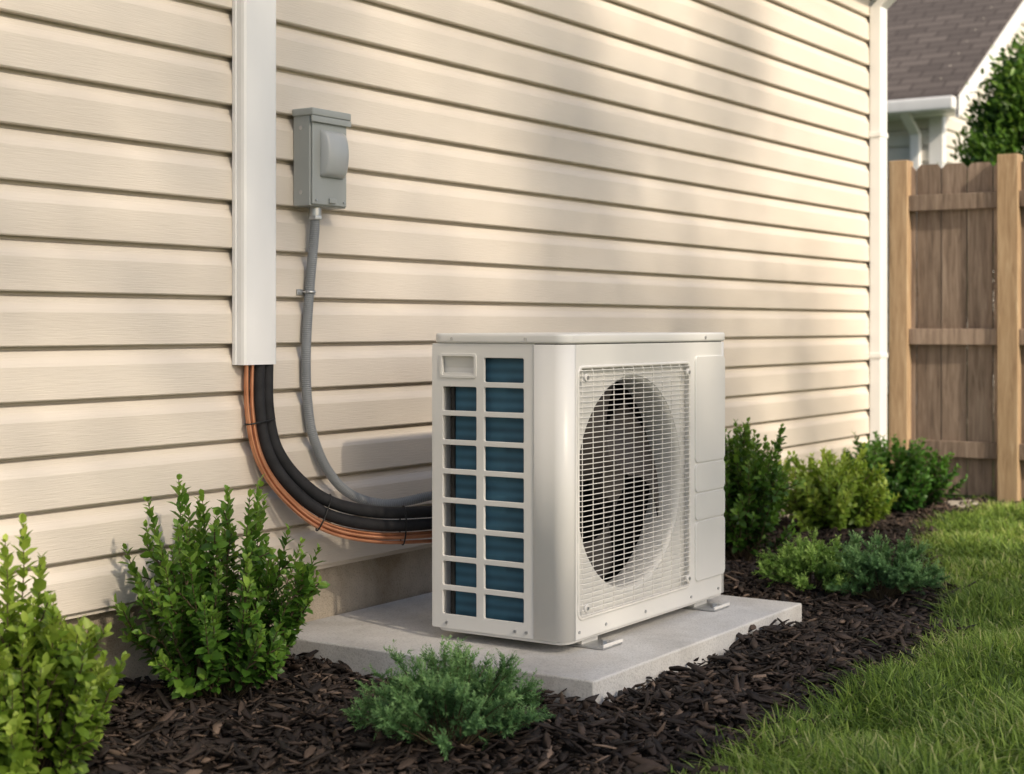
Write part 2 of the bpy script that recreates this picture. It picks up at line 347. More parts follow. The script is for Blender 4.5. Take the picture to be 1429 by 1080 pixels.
# ---------------------------------------------------------------- refrigerant pipes
rp=empty('refrigerant_pipes',(0,-.05,.6))
cen=[(-.037,-.034,.90),(-.037,-.034,.828),(-.037,-.036,.69),(-.016,-.05,.574),(.050,-.08,.478),(.135,-.13,.408),(.265,-.2,.372),(.413,-.28,.366),(.50,-.33,.37),(.58,-.405,.37)]
C,q=resample(catmull(cen,20),.008)
T=np.gradient(C,axis=0); T/=np.linalg.norm(T,axis=1)[:,None]; B=np.array([0,-1,0.])
Nn=np.cross(B,T); Nn/=np.linalg.norm(Nn,axis=1)[:,None]; Bn=np.cross(T,Nn)
def along(o,d,wob=0,ph=0):
    s=q/q[-1]; oo=o+wob*np.sin(s*6+ph)
    return C+Nn*np.asarray(oo)[:,None]+Bn*(d+wob*np.cos(s*5+ph))[:,None]
one=np.ones(len(q))
tube('insulated_suction_line',along(.0180*one,0*one),.0172,m_foam,rp,16)
tube('insulated_liquid_line',along(-.0175*one,.001*one,.001,1),.0168,m_foam,rp,16)
k=0
for o,d in ((-.041,-.004),(-.050,.008),(-.056,-.006),(-.066,.003)):
    tube('copper_tube_%d'%(k+1),along(o*one,d*one,.0025,k*1.7),.0052,m_copper,rp,10); k+=1
for f in (.22,.50,.72):
    i=int(f*len(q)); c=C[i]-Nn[i]*.018
    tube('cable_tie',[c+Nn[i]*.055*cos(a)+Bn[i]*.022*sin(a) for a in np.linspace(0,2*pi,36,endpoint=False)],.0022,m_tie,rp,6,closed=True)

# ---------------------------------------------------------------- pad
pad=box('concrete_pad',0,1.26,-1.055,.012,-.06,.07,m_conc,None,.006,3)

# ---------------------------------------------------------------- AC unit
ac=empty('outdoor_air_conditioner',(.675,-.64,.07))
X0,X1,YF,YB,ZB,ZT=.2,1.15,-.856,-.431,.10,.868
loops=[rrect(.431,.757,ZB+.004,ZT,.002,1)]
rows=[.1396+.0783*i for i in range(9)]
for i,z in enumerate(rows):
    loops.append(rrect(.5985,.727,z,z+.0672,.006))
    if i<8: loops.append(rrect(.464,.577,z,z+.0672,.006))
loops.append(rrect(.462,.572,.782,.838,.005))
panel('coil_guard',loops,.006,m_ac,(X0+.006,0,0),ROTS,ac,.0015)
box('handle_back',X0+.017,X0+.0205,-.578,-.458,.776,.845,m_ac2,ac)
hv=[(X0+.009,-.572,.838),(X0+.009,-.462,.838),(X0+.0165,-.462,.805),(X0+.0165,-.572,.805)]
mesh_obj('handle_slope',hv,[(0,1,2,3)],m_ac2,ac)
box('handle_shelf',X0+.003,X0+.0165,-.572,-.462,.783,.791,m_ac2,ac,.001)
panel('handle_rim',[rrect(.458,.576,.778,.842,.007),rrect(.464,.570,.784,.836,.005)],.003,m_ac,(X0+.0005,0,0),ROTS,ac,.001)
box('side_coil',X0+.022,X0+.05,-.74,-.494,ZB+.02,ZT-.02,m_coil,ac)
box('coil_end_plate',X0+.016,X0+.05,-.4925,-.484,ZB+.02,.772,m_dark,ac)
box('rear_coil',X0+.06,X1-.26,-.47,-.445,ZB+.02,ZT-.02,m_coilb,ac)
box('coil_backing',X0+.055,X0+.059,-.83,-.48,ZB+.02,ZT-.01,m_dark,ac)
box('rear_post',X0+.030,X0+.055,-.455,-.437,ZB+.01,ZT,m_ac,ac,.002)
box('partition',.905,.91,YF+.02,-.44,ZB+.01,ZT-.005,m_dark,ac)
box('rear_panel',.89,X1-.006,-.436,YB,ZB+.004,ZT,m_ac,ac,.002)
box('right_panel',X1-.005,X1,-.80,-.437,ZB+.004,ZT,m_ac,ac,.001)
for i in range(14):
    z=ZB+.04+i*.053; box('rear_guard_bar',X0+.03,.89,YB-.004,YB,z,z+.006,m_ac,ac)
for i in range(6):
    x=X0+.06+i*.13; box('rear_guard_upright',x,x+.006,YB-.0075,YB-.0042,ZB+.01,ZT,m_ac,ac)
def corner(name,pts):
    n=len(pts); V=[(x,y,z) for z in (ZB+.004,ZT) for x,y in pts]
    ob=mesh_obj(name,V,[(i,i+1,n+i+1,n+i) for i in range(n-1)],m_ac,ac,smooth=True)
    s=ob.modifiers.new('s','SOLIDIFY'); s.thickness=.003; s.offset=0; return ob
R=.038
pts=[(X0+.012,-.7590),(X0+.0005,-.7590),(X0,-.7605),(X0,-.79)]+[(X0+R-R*cos(a),YF+R-R*sin(a)) for a in np.linspace(0,pi/2,14)]+[(.2452,YF)]
corner('left_corner_post',pts)
pts=[(1.1048,YF)]+[(X1-R+R*sin(a),YF+R-R*cos(a)) for a in np.linspace(0,pi/2,14)]+[(X1,-.79)]
corner('right_corner_post',pts)
GX0,GX1,GZ0,GZ1=.253,.893,.152,.812
panel('front_plate',[rrect(.2455,1.1045,ZB+.004,ZT,.001,1),rrect(GX0,GX1,GZ0,GZ1,.022,6)],.003,m_ac,(0,YF,0),ROTF,ac)
FX,FZ,FR=.572,.484,.297
panel('fan_shroud_plate',[rrect(GX0-.004,GX1+.004,GZ0-.004,GZ1+.004,.02,6),circle(FX,FZ,FR,96)],.002,m_ac2,(0,YF+.016,0),ROTF,ac)
rr=rrect(GX0,GX1,GZ0,GZ1,.022,6); n=len(rr)
V=[(x,YF+.0,z) for x,z in rr]+[(x,YF+.016,z) for x,z in rr]
mesh_obj('grille_recess',V,[(i,(i+1)%n,n+(i+1)%n,n+i) for i in range(n)],m_ac,ac,smooth=True)
V=[];F=[];na=96; rings=[(FR,.0165),(FR-.006,.020),(FR-.011,.030),(FR-.013,.045),(FR-.013,.10),(FR-.004,.115)]
for r,dy in rings:
    for i in range(na): V.append((FX+r*cos(2*pi*i/na),YF+dy,FZ+r*sin(2*pi*i/na)))
for k in range(len(rings)-1):
    for i in range(na): F.append((k*na+i,k*na+(i+1)%na,(k+1)*na+(i+1)%na,(k+1)*na+i))
mesh_obj('bell_mouth',V,F,m_ac2,ac,smooth=True)
cyl('fan_hub',(FX,YF+.095,FZ),(0,1,0),.060,.05,m_fan,ac,40,.008)
cyl('fan_motor',(FX,YF+.20,FZ),(0,1,0),.055,.10,m_dark,ac,32,.006)
box('motor_mount',FX-.07,FX-.045,YF+.25,YF+.265,ZB+.01,ZT,m_metal,ac)
box('motor_mount_right',FX+.045,FX+.07,YF+.25,YF+.265,ZB+.01,ZT,m_metal,ac)
for bI in range(3):
    V=[];F=[];nr=10;nt_=10
    for i in range(nr+1):
        r=.055+(.272-.055)*i/nr; wdt=radians(58+20*(i/nr)); sweep=radians(-28*(i/nr)**1.3)
        for j in range(nt_+1):
            s=j/nt_-.5; a=radians(120*bI+40)+sweep+s*wdt
            V.append((FX+r*cos(a),YF+.095+s*.095*(1-.25*i/nr)+.02*(s*s),FZ+r*sin(a)))
    for i in range(nr):
        for j in range(nt_): k=i*(nt_+1)+j; F.append((k,k+1,k+nt_+2,k+nt_+1))
    ob=mesh_obj('fan_blade_%d'%(bI+1),V,F,m_fan,ac,smooth=True)
    s=ob.modifiers.new('s','SOLIDIFY'); s.thickness=.003
cu=bpy.data.curves.new('wire_grille','CURVE'); cu.dimensions='3D'; cu.bevel_depth=.00125; cu.bevel_resolution=2; cu.materials.append(m_wire)
YG=YF-.010
def spl(pts,cyc=False):
    s=cu.splines.new('POLY'); s.points.add(len(pts)-1); s.use_cyclic_u=cyc
    for p,c in zip(s.points,pts): p.co=(c[0],c[1],c[2],1)
nh=48
for i in range(nh):
    z=GZ0+.012+(GZ1-GZ0-.024)*i/(nh-1)
    spl([(GX0+.006,YF+.004,z),(GX0+.010,YG+.003,z),(GX0+.018,YG,z),(GX1-.018,YG,z),(GX1-.010,YG+.003,z),(GX1-.006,YF+.004,z)])
nv=12
for i in range(nv):
    x=GX0+.016+(GX1-GX0-.032)*i/(nv-1)
    spl([(x,YF+.006,GZ0+.004),(x,YG+.006,GZ0+.008),(x,YG+.0028,GZ0+.016),(x,YG+.0028,GZ1-.016),(x,YG+.006,GZ1-.008),(x,YF+.006,GZ1-.004)])
g=bpy.data.objects.new('wire_grille',cu); link(g,ac)
cu2=bpy.data.curves.new('grille_border','CURVE'); cu2.dimensions='3D'; cu2.bevel_depth=.0042; cu2.materials.append(m_wire); cu=cu2
spl([(x,YF-.002,z) for x,z in rrect(GX0+.003,GX1-.003,GZ0+.003,GZ1-.003,.02,6)],True)
link(bpy.data.objects.new('grille_border',cu2),ac)
for (x,z) in ((GX0+.03,GZ1-.03),(GX1-.03,GZ1-.03),(GX0+.03,GZ0+.03),(GX1-.03,GZ0+.03)):
    cyl('grille_clip',(x,YG-.001,z),(0,1,0),.011,.008,m_wire,ac,20,.002)
    cyl('grille_screw',(x,YG-.006,z),(0,1,0),.005,.003,m_metal,ac,12)
for nm,za,zb in (('service_panel_top',.515,.825),('service_panel_upper_step',.427,.507),('service_panel_mid_step',.345,.419),('service_panel_low',.165,.337)):
    panel(nm,[rrect(.925,1.118,za,zb,.014,5)],.003,m_ac,(0,YF-.0035,0),ROTF,ac,.002)
def rslab(name,x0,x1,y0,y1,r,z0,z1,mat,parent,bv):
    p=rrect(x0,x1,y0,y1,r,8); n=len(p)
    V=[(x,y,z0) for x,y in p]+[(x,y,z1) for x,y in p]
    ob=mesh_obj(name,V,[(i,(i+1)%n,n+(i+1)%n,n+i) for i in range(n)]+[tuple(range(n-1,-1,-1)),tuple(range(n,2*n))],mat,parent)
    m=ob.modifiers.new('bevel','BEVEL'); m.width=bv; m.segments=3; m.limit_method='ANGLE'; m.angle_limit=radians(60)
    ob.data.polygons.foreach_set('use_smooth',[True]*len(ob.data.polygons))
    ob.modifiers.new('wn','WEIGHTED_NORMAL'); return ob
rslab('top_lid',X0-.004,X1+.004,YF-.004,YB+.004,.04,ZT+.002,.897,m_ac,ac,.007)
rslab('lid_seam',X0+.006,X1-.006,YF+.006,YB-.006,.035,ZT-.004,ZT+.003,m_dark,ac,.001)
rslab('base_pan',X0+.006,X1-.006,YF+.006,YB-.006,.035,.094,ZB+.012,m_ac2,ac,.003)
for (x,y) in ((X0-.0045,-.50),(X0-.0045,-.735)): cyl('lid_screw',(x,y,.882),(1,0,0),.0045,.004,m_metal,ac,12)
for x in (.99,): cyl('lid_screw',(x,YF-.0045,.882),(0,1,0),.0045,.004,m_metal,ac,12)
for (x,y) in ((X0-.001,-.48),(X0-.001,-.70),(X0-.001,-.735)): cyl('base_screw',(x,y,.118),(1,0,0),.0042,.004,m_metal,ac,12)
for x in (.262,.40,.62,.90,1.08): cyl('base_screw',(x,YF-.0025,.122),(0,1,0),.0042,.004,m_metal,ac,12)
for x in (.365,1.02):
    box('foot_rail',x-.05,x+.05,-.90,-.39,.0715,.0765,m_metal,ac,.001)
    box('foot_web',x-.042,x+.042,-.83,-.46,.0765,.094,m_ac2,ac,.002)
    box('foot_lip',x-.05,x+.05,-.902,-.897,.0765,.085,m_ac,ac,.001)
    cyl('foot_bolt',(x,-.878,.082),(0,0,1),.009,.010,m_metal,ac,6)
    cyl('foot_washer',(x,-.878,.0775),(0,0,1),.015,.002,m_metal,ac,20)

# ---------------------------------------------------------------- ground, mulch, lawn
bulk('ground',[(-150,-150,-.012),(150,-150,-.012),(150,150,-.012),(-150,150,-.012)],[np.array([[0,1,2,3]])],m_lawn)
BX=np.array([-6,-1.5,-.31,.27,.66,1.23,1.82,2.2,2.64,3.2,3.7,4.11,4.6,4.9]); BY=np.array([-1.60,-1.55,-1.544,-1.564,-1.56,-1.52,-1.39,-1.22,-1.0,-.79,-.66,-.615,-.63,-.69])
def yb(x): return np.interp(x,BX,BY)+.012*np.sin(np.asarray(x)*9)+.01*np.sin(np.asarray(x)*23+1)
nx,ny=220,40; xs=np.linspace(-4.5,4.9,nx); V=[]
def mz(x,y): return .006+.010*np.sin(x*5.1+y*3)+.008*np.sin(x*11-y*9+1)+.006*np.sin(x*23+y*17)
for x in xs:
    for j in range(ny):
        t=j/(ny-1); y=.02*(1-t)+(yb(x)-.0)*t; e=min(1,(1-t)*8); V.append((x,y,-.006+(mz(x,y)+.006)*e))
F=np.array([(i*ny+j,i*ny+j+1,(i+1)*ny+j+1,(i+1)*ny+j) for i in range(nx-1) for j in range(ny-1)])
mb=bulk('mulch_bed',V,[F],m_soil,smooth=True)
def chips(n,x0,x1,seed,Lr=(.010,.055),zr=.020,pw=1.8):
    r=np.random.default_rng(seed); x=r.uniform(x0,x1,n); b=yb(x); y=b+(-b+.01)*r.uniform(-.03,1,n)
    keep=~((x>.004)&(x<1.256)&(y>-1.051)); x=x[keep];y=y[keep];n=len(x)
    L=r.uniform(0,1,n)**pw*(Lr[1]-Lr[0])+Lr[0]; W=np.clip(L*r.uniform(.14,.55,n),.002,.019); H=r.uniform(.0018,.005,n)
    edge=np.clip((y-yb(x))*12,0.25,1); z=mz(x,y)*edge+r.uniform(0,zr,n)
    a=r.uniform(0,2*pi,n); el=r.normal(0,.34,n); ro=r.normal(0,.4,n)
    d=np.stack([np.cos(a)*np.cos(el),np.sin(a)*np.cos(el),np.sin(el)],1)
    s0=np.stack([-np.sin(a),np.cos(a),0*a],1); u0=np.cross(d,s0); s=s0*np.cos(ro)[:,None]+u0*np.sin(ro)[:,None]; u=np.cross(d,s)
    tm=[(-.5,-.3,-.5),(-.5,.25,-.5),(-.5,.25,.5),(-.5,-.3,.5),(.1,-.5,-.3),(.05,.5,-.3),(.05,.5,.7),(.1,-.5,.7),(.5,-.12,-.5),(.5,.2,-.5),(.5,.2,.3),(.5,-.12,.3)]
    P=np.stack([x,y,z],1); jit=r.uniform(.7,1.3,(n,12,1))
    V=np.stack([P+d*(L*t)[:,None]*jit[:,i]+s*(W*q)[:,None]*jit[:,(i+5)%12]+u*(H*h)[:,None] for i,(t,q,h) in enumerate(tm)],1)
    base=(np.arange(n)*12)[:,None]
    fs=[(0,1,5,4),(1,2,6,5),(2,3,7,6),(3,0,4,7),(4,5,9,8),(5,6,10,9),(6,7,11,10),(7,4,8,11),(3,2,1,0),(8,9,10,11)]
    F=np.concatenate([base+np.array(f) for f in fs]); v=np.clip(r.beta(1.25,1.9,n),0,1)
    return V.reshape(-1,3),F,np.repeat(v,12)
A=[chips(28000,-1.7,1.9,1),chips(3400,-1.7,1.9,7,(.035,.080),.030,1.5),chips(9000,1.9,4.86,2,(.018,.070)),chips(2500,-4.4,-1.7,3)]
off=0;Vs=[];Fs=[];vs=[]
for v,f,c in A: Vs.append(v);Fs.append(f+off);vs.append(c);off+=len(v)
bulk('bark_chips',np.concatenate(Vs),[np.concatenate(Fs)],m_chip,mb,var=np.concatenate(vs))
def grass(n,x0,x1,y0,seed,h=(.035,.11),wd=(.0014,.0036)):
    r=np.random.default_rng(seed); x=r.uniform(x0,x1,n); top=np.where(x<4.9,yb(np.minimum(x,4.89)),.6)+.035*r.normal(0,1,n)
    y=top-(top-y0)*r.random(n)**1.3
    H=r.uniform(*h,n)*(.85+.35*np.sin(x*7+y*5)*np.sin(x*3-y*8)); W=r.uniform(*wd,n); a=r.uniform(0,2*pi,n)
    ln=r.uniform(.1,1.4,n); clump=1.2*np.sin(x*13+2*np.sin(y*9)); la=r.uniform(0,2*pi,n)*.7+clump
    side=np.stack([np.cos(a),np.sin(a),0*a],1); ld=np.stack([np.cos(la),np.sin(la),0*a],1)
    P=np.stack([x,y,np.full(n,-.010)],1); rows=[]
    for t,w in ((0,1),(.4,.9),(.75,.6),(1,0)):
        c=P+np.array([0,0,1.])*(H*(t-.3*ln*t*t))[:,None]+ld*(H*ln*t*t)[:,None]
        if w>0: rows+= [c-side*(W*w)[:,None],c+side*(W*w)[:,None]]
        else: rows.append(c)
    V=np.stack(rows,1); b=(np.arange(n)*7)[:,None]
    Q=np.concatenate([b+np.array(f) for f in ((0,1,3,2),(2,3,5,4))]); Tn=b+np.array((4,5,6))
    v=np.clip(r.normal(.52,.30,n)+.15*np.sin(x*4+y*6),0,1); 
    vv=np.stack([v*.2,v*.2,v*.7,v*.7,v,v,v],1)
    return V.reshape(-1,3),Q,Tn,vv.ravel()
G=[grass(54000,-1.1,2.2,-2.45,11),grass(34000,1.6,5.0,-2.4,12,(.04,.09),(.002,.0042)),grass(9000,-1.5,6,-4.5,13),grass(5000,5.0,8,-2,14)]
off=0;Vs=[];Qs=[];Ts=[];vs=[]
for v,qd,t,c in G: Vs.append(v);Qs.append(qd+off);Ts.append(t+off);vs.append(c);off+=len(v)
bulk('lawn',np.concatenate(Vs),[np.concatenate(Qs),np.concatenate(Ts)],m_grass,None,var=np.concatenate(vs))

# ---------------------------------------------------------------- shrubs
def nrmz(a): return a/np.maximum(np.linalg.norm(a,axis=-1,keepdims=True),1e-9)
def leaves(name,pos,d,nr,L,W,var,mat,parent,needle=False):
    pos=np.array(pos);d=nrmz(np.array(d));nr=np.array(nr); s=nrmz(np.cross(d,nr)); u=np.cross(s,d); L=np.array(L)[:,None];W=np.array(W)[:,None]; n=len(pos)
    if needle:
        tm=[(0,-.3,0),(.5,-.5,0),(1,0,0),(.5,.5,0),(0,.3,0)]; fl=[np.array([(0,1,2,3,4)])]
    else:
        tm=[(0,0,0),(.25,-.46,.16),(.70,-.47,.16),(1,0,-.02),(.70,.47,.16),(.25,.46,.16),(.33,0,0),(.72,0,0)]
        fl=[np.array([(0,6,1),(0,5,6),(2,7,3),(7,4,3)]),np.array([(1,6,7,2),(6,5,4,7)])]
    V=np.stack([pos+d*L*t+s*W*q+u*(W*h-L*.16*t*t) for t,q,h in tm],1); m=len(tm); b=(np.arange(n)*m)[:,None,None]
    FA=[(b+f[None]).reshape(-1,f.shape[1]) for f in fl]
    return bulk(name,V.reshape(-1,3),FA,mat,parent,var=np.repeat(var,m),smooth=False)
def stems_obj(name,paths,mat,parent,r=.003):
    cu=bpy.data.curves.new(name,'CURVE'); cu.dimensions='3D'; cu.bevel_depth=r; cu.bevel_resolution=1; cu.materials.append(mat)
    for p in paths:
        s=cu.splines.new('POLY'); s.points.add(len(p)-1)
        for i,(q_,c) in enumerate(zip(s.points,p)): q_.co=(c[0],c[1],c[2],1); q_.radius=1-.75*i/len(p)
    return link(bpy.data.objects.new(name,cu),parent)
def shrub(name,loc,h,r,seed,mat,nst=85,leafL=.028,ratio=.56,spiky=.15,gap=.011,ymax=None,twigs=3,shoots=(),flat=.42,spk=(1.05,1.22)):
    rg=np.random.default_rng(seed); root=empty(name,loc); loc=np.array(loc,float)
    pos=[];d=[];nr=[];L=[];W=[];var=[];paths=[]
    def run(pts,t0,tipv):
        Pp,qq=resample(np.array(pts),gap); Tt=nrmz(np.gradient(Pp,axis=0)); az=rg.uniform(0,2*pi)
        for i in range(len(Pp)):
            f=i/max(1,len(Pp)-1)
            if f<t0: continue
            az+=pi/2+rg.normal(0,.3); T_=Tt[i]; e1=np.cross(T_,[.3,.2,1.]); 
            if np.linalg.norm(e1)<1e-3: e1=np.array([1.,0,0])
            e1/=np.linalg.norm(e1); e2=np.cross(T_,e1)
            for sgn in (0,pi):
                a=az+sgn; rad=e1*cos(a)+e2*sin(a); tip=f**2
                dd=T_*(.45+.7*tip)+rad*(1-.45*tip)+rg.normal(0,.18,3)
                pos.append(Pp[i]); d.append(dd); nr.append(T_-rad*.2+rg.normal(0,.15,3))
                l=leafL*rg.uniform(.6,1.15)*(1-.35*tip*(f>.93)); L.append(l); W.append(l*ratio*rg.uniform(.85,1.1))
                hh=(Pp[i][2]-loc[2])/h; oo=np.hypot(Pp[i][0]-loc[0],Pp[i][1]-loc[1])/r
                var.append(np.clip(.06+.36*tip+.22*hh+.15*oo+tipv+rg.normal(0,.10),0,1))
    for i in range(nst+len(shoots)):
        a=rg.uniform(0,2*pi); rho=rg.random()**.55; 
        top=(flat+(1-flat)*math.sqrt(max(0,1-rho**2.2)))*h; z=top*(rg.uniform(.82,1.05) if rg.random()<.65 else rg.uniform(.4,.85))
        if rg.random()<spiky: z*=rg.uniform(*spk)
        e=loc+np.array([r*rho*cos(a)*rg.uniform(.8,1.12),r*rho*sin(a)*rg.uniform(.8,1.12),z])
        if i>=nst: e=loc+np.array(shoots[i-nst])
        if ymax is not None: e[1]=min(e[1],ymax)
        b0=loc+np.array([.03*cos(a)*rg.random(),.03*sin(a)*rg.random(),-.01])
        c1=b0+(e-b0)*np.array([.6,.6,.33]); 
        ts=np.linspace(0,1,9)[:,None]; pts=(1-ts)**2*b0+2*ts*(1-ts)*c1+ts**2*e
        pts[1:-1]+=rg.normal(0,.003,(7,3)); paths.append(pts); tv=rg.normal(0,.08)
        run(pts,.35,tv)
        for k in range(twigs):
            t=rg.uniform(.30,.9); p0=pts[int(t*8)]; dr=nrmz((pts[-1]-pts[0])+np.array([cos(a),sin(a),.3])*.15+rg.normal(0,.22,3)); dr[2]=abs(dr[2])+.25
            tl=rg.uniform(.05,.11)*(h/.5); p1=p0+nrmz(dr)*tl
            if ymax is not None: p1[1]=min(p1[1],ymax)
            tp=np.array([p0,(p0+p1)/2+rg.normal(0,.003,3),p1]); paths.append(tp); run(tp,.1,tv)
    stems_obj('stems',paths,m_bark,root,.0028)
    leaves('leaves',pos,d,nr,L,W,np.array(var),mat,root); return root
def juniper(name,loc,h,r,seed,mat,nb=46,nl=.011,ratio=.30):
    rg=np.random.default_rng(seed); root=empty(name,loc); loc=np.array(loc,float)
    pos=[];d=[];nr=[];L=[];var=[];paths=[]
    for i in range(nb):
        a=rg.uniform(0,2*pi); rho=rg.random()**.55; e=loc+np.array([r*rho*cos(a),r*rho*sin(a),h*(.22+.78*math.sqrt(1-rho**2*.97))*rg.uniform(.65,1.12)])
        b0=loc+np.array([.02*cos(a),.02*sin(a),0]); c1=b0+(e-b0)*np.array([.5,.5,.75]) if rho>.5 else b0+(e-b0)*np.array([.7,.7,.4])
        ts=np.linspace(0,1,10)[:,None]; pts=(1-ts)**2*b0+2*ts*(1-ts)*c1+ts**2*e; paths.append(pts)
        dirm=nrmz(pts[-1]-pts[-3]); tv=rg.normal(0,.09)
        tw=[]
        for k in range(20):
            t=rg.uniform(.4,1); idx=t*9; i0=min(8,int(idx)); p0=pts[i0]+(pts[i0+1]-pts[i0])*(idx-i0)
            dr=nrmz(dirm*.8+rg.normal(0,.5,3)+np.array([0,0,.45])); tl=rg.uniform(.022,.05); tw.append((p0,dr,tl,t))
        tw.append((pts[-2],dirm,.045,1.))
        for p0,dr,tl,t in tw:
            e1=nrmz(np.cross(dr,[.2,.1,1])); e2=np.cross(dr,e1); nn=int(tl/.0016)
            for q_ in range(nn):
                f=q_/nn; aa=rg.uniform(0,2*pi); rad=e1*cos(aa)+e2*sin(aa)
                pos.append(p0+dr*tl*f+rad*.001); d.append(dr*(.7+.4*f)+rad*.8); nr.append(dr-rad*.2); L.append(nl*rg.uniform(.6,1.1)*(1-.25*f))
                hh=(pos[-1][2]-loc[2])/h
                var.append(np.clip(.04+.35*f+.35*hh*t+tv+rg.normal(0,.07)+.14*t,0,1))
    stems_obj('branches',paths,m_bark,root,.0025)
    L=np.array(L); leaves('needles',pos,d,nr,L,L*ratio,np.array(var),mat,root,needle=True); return root

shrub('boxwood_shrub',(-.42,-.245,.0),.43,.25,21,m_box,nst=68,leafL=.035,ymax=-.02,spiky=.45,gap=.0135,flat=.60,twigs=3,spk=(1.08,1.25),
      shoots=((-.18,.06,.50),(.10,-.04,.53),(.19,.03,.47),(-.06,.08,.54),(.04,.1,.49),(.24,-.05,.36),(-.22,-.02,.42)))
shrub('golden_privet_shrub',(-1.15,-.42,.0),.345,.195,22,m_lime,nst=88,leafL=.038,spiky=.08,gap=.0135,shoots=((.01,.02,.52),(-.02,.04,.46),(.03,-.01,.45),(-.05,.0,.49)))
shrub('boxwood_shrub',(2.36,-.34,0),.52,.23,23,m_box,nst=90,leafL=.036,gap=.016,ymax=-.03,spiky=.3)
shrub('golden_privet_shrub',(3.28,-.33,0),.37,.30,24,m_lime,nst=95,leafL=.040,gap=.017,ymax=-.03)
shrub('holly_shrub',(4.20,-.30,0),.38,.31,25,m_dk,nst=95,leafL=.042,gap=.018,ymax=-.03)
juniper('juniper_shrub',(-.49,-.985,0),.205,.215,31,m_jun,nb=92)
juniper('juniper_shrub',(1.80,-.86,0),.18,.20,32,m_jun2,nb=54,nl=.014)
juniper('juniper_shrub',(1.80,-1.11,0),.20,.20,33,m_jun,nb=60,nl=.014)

def stone(name,loc,sx,sy,sz):
    V=[];F=[];nu,nv=20,10
    for j in range(nv+1):
        ph=-pi/2+pi*j/nv
        for i in range(nu):
            th=2*pi*i/nu; c=abs(cos(ph))**.5; k=1+.12*sin(3*th+1)+.06*sin(7*th)
            V.append((loc[0]+sx*c*cos(th)*k,loc[1]+sy*c*sin(th)*k,loc[2]+sz*sin(ph)*(1+.1*sin(4*th+2))))
    for j in range(nv):
        for i in range(nu): F.append((j*nu+i,j*nu+(i+1)%nu,(j+1)*nu+(i+1)%nu,(j+1)*nu+i))
    return mesh_obj(name,V,F,m_stone,None,smooth=True)
stone('edging_stone',(4.62,-.50,.0),.18,.12,.030)

# ---------------------------------------------------------------- fence
fence=empty('wooden_fence',(4.93,-1,0))
FXP=4.88
posts=[(-.125,-.022),(-.705,-.60)]+[(-2.6-i*1.9-.1,-2.6-i*1.9) for i in range(3)]
for a,b in posts: box('post',FXP,FXP+.10,a,b,-.2,1.80,m_post,fence,.004)
prev=-.125
for a,b in posts[1:]:
    for z in (.27,.86,1.57):
        box('rail',FXP+.022,FXP+.060,b+.001,prev-.001,z-.042,z+.042,m_picket,fence,.003)
    prev=a
rg=np.random.default_rng(3); y=-.02; 
while y>-6.4:
    w=.130; x0=FXP+.0615+rg.uniform(0,.002); t=1.775+rg.uniform(-.006,.006)
    pr=[(y,.03),(y,t-.025),(y-.022,t),(y-w+.022,t),(y-w,t-.025),(y-w,.03)]; n=6
    V=[(x0-4.9,py-y,pz) for py,pz in pr]+[(x0+.017-4.9,py-y,pz) for py,pz in pr]
    me=bpy.data.meshes.new('picket'); me.from_pydata(V,[],[(0,1,2,3,4,5),(11,10,9,8,7,6)]+[(i,6+i,6+(i+1)%n,(i+1)%n) for i in range(n)]); me.materials.append(m_picket)
    ob=bpy.data.objects.new('picket',me); ob.location=(4.9,y,0); link(ob,fence)
    y-=w+.006

# ---------------------------------------------------------------- neighbour house
nh_=empty('neighbor_house',(10.6,1.56,0))
NX,NY,NE,SL=10.6,1.56,3.05,.58; RX=NX+4.4
siding('eave_wall_siding',(0,9),.3,NE,.15,m_siding2,nh_,rot=-pi/2,loc=(NX,NY+9,0))
def gx(z):
    if z<NE: return (0,8.8)
    o=(z-NE)/SL; return (o,8.8-o)
siding('gable_wall_siding',(0,8.8),.3,NE+SL*4.4,.15,m_siding2,nh_,loc=(NX,NY,0),xend=gx)
box('foundation',NX+.02,NX+8.78,NY+.02,NY+9,-.2,.3,m_found,nh_)
box('core',NX+.014,NX+8.79,NY+.014,NY+9,.3,NE-.01,m_siding2,nh_)
box('corner_board',NX-.03,NX+.08,NY-.03,NY+.0,.28,NE-.02,m_white,nh_)
box('corner_board_side',NX-.031,NX-.017,NY+.001,NY+.09,.28,NE-.02,m_white,nh_)
ov=.30
def rz(x): return NE+.06+SL*(x-NX) if x<RX else NE+.06+SL*(2*RX-NX-x)
xa,xb=NX-ov,2*RX-NX+ov; V=[];
for yy in (NY-.25,NY+9.3):
    for x in (xa,RX,xb): V.append((x-NX,yy,rz(x))); V.append((x-NX,yy,rz(x)-.05))
ob=mesh_obj('roof',V,[(0,2,8,6),(2,4,10,8),(1,7,9,3),(3,9,11,5),(0,1,3,2),(2,3,5,4)],m_shingle,None)
ob.location=(NX,0,0); ob.parent=nh_; ob.matrix_parent_inverse=Matrix.Translation(-Vector(nh_.location))
V=[];
for x in (xa,RX,xb):
    V+= [(x,NY-.262,rz(x)-.01),(x,NY-.262,rz(x)-.20),(x,NY-.232,rz(x)-.01),(x,NY-.232,rz(x)-.20)]
mesh_obj('rake_board',V,[(0,1,5,4),(4,5,9,8),(2,6,7,3),(6,10,11,7),(1,3,7,5),(5,7,11,9)],m_white,nh_)
V=[(xa,NY-.23,rz(xa)-.12),(RX,NY-.23,rz(RX)-.12),(RX,NY,rz(RX)-.12),(xa,NY,rz(xa)-.12)]
mesh_obj('rake_soffit',V,[(0,1,2,3)],m_white,nh_)
box('gutter',xa-.12,xa-.002,NY-.25,NY+9.3,rz(xa)-.14,rz(xa)-.02,m_white,nh_,.02)
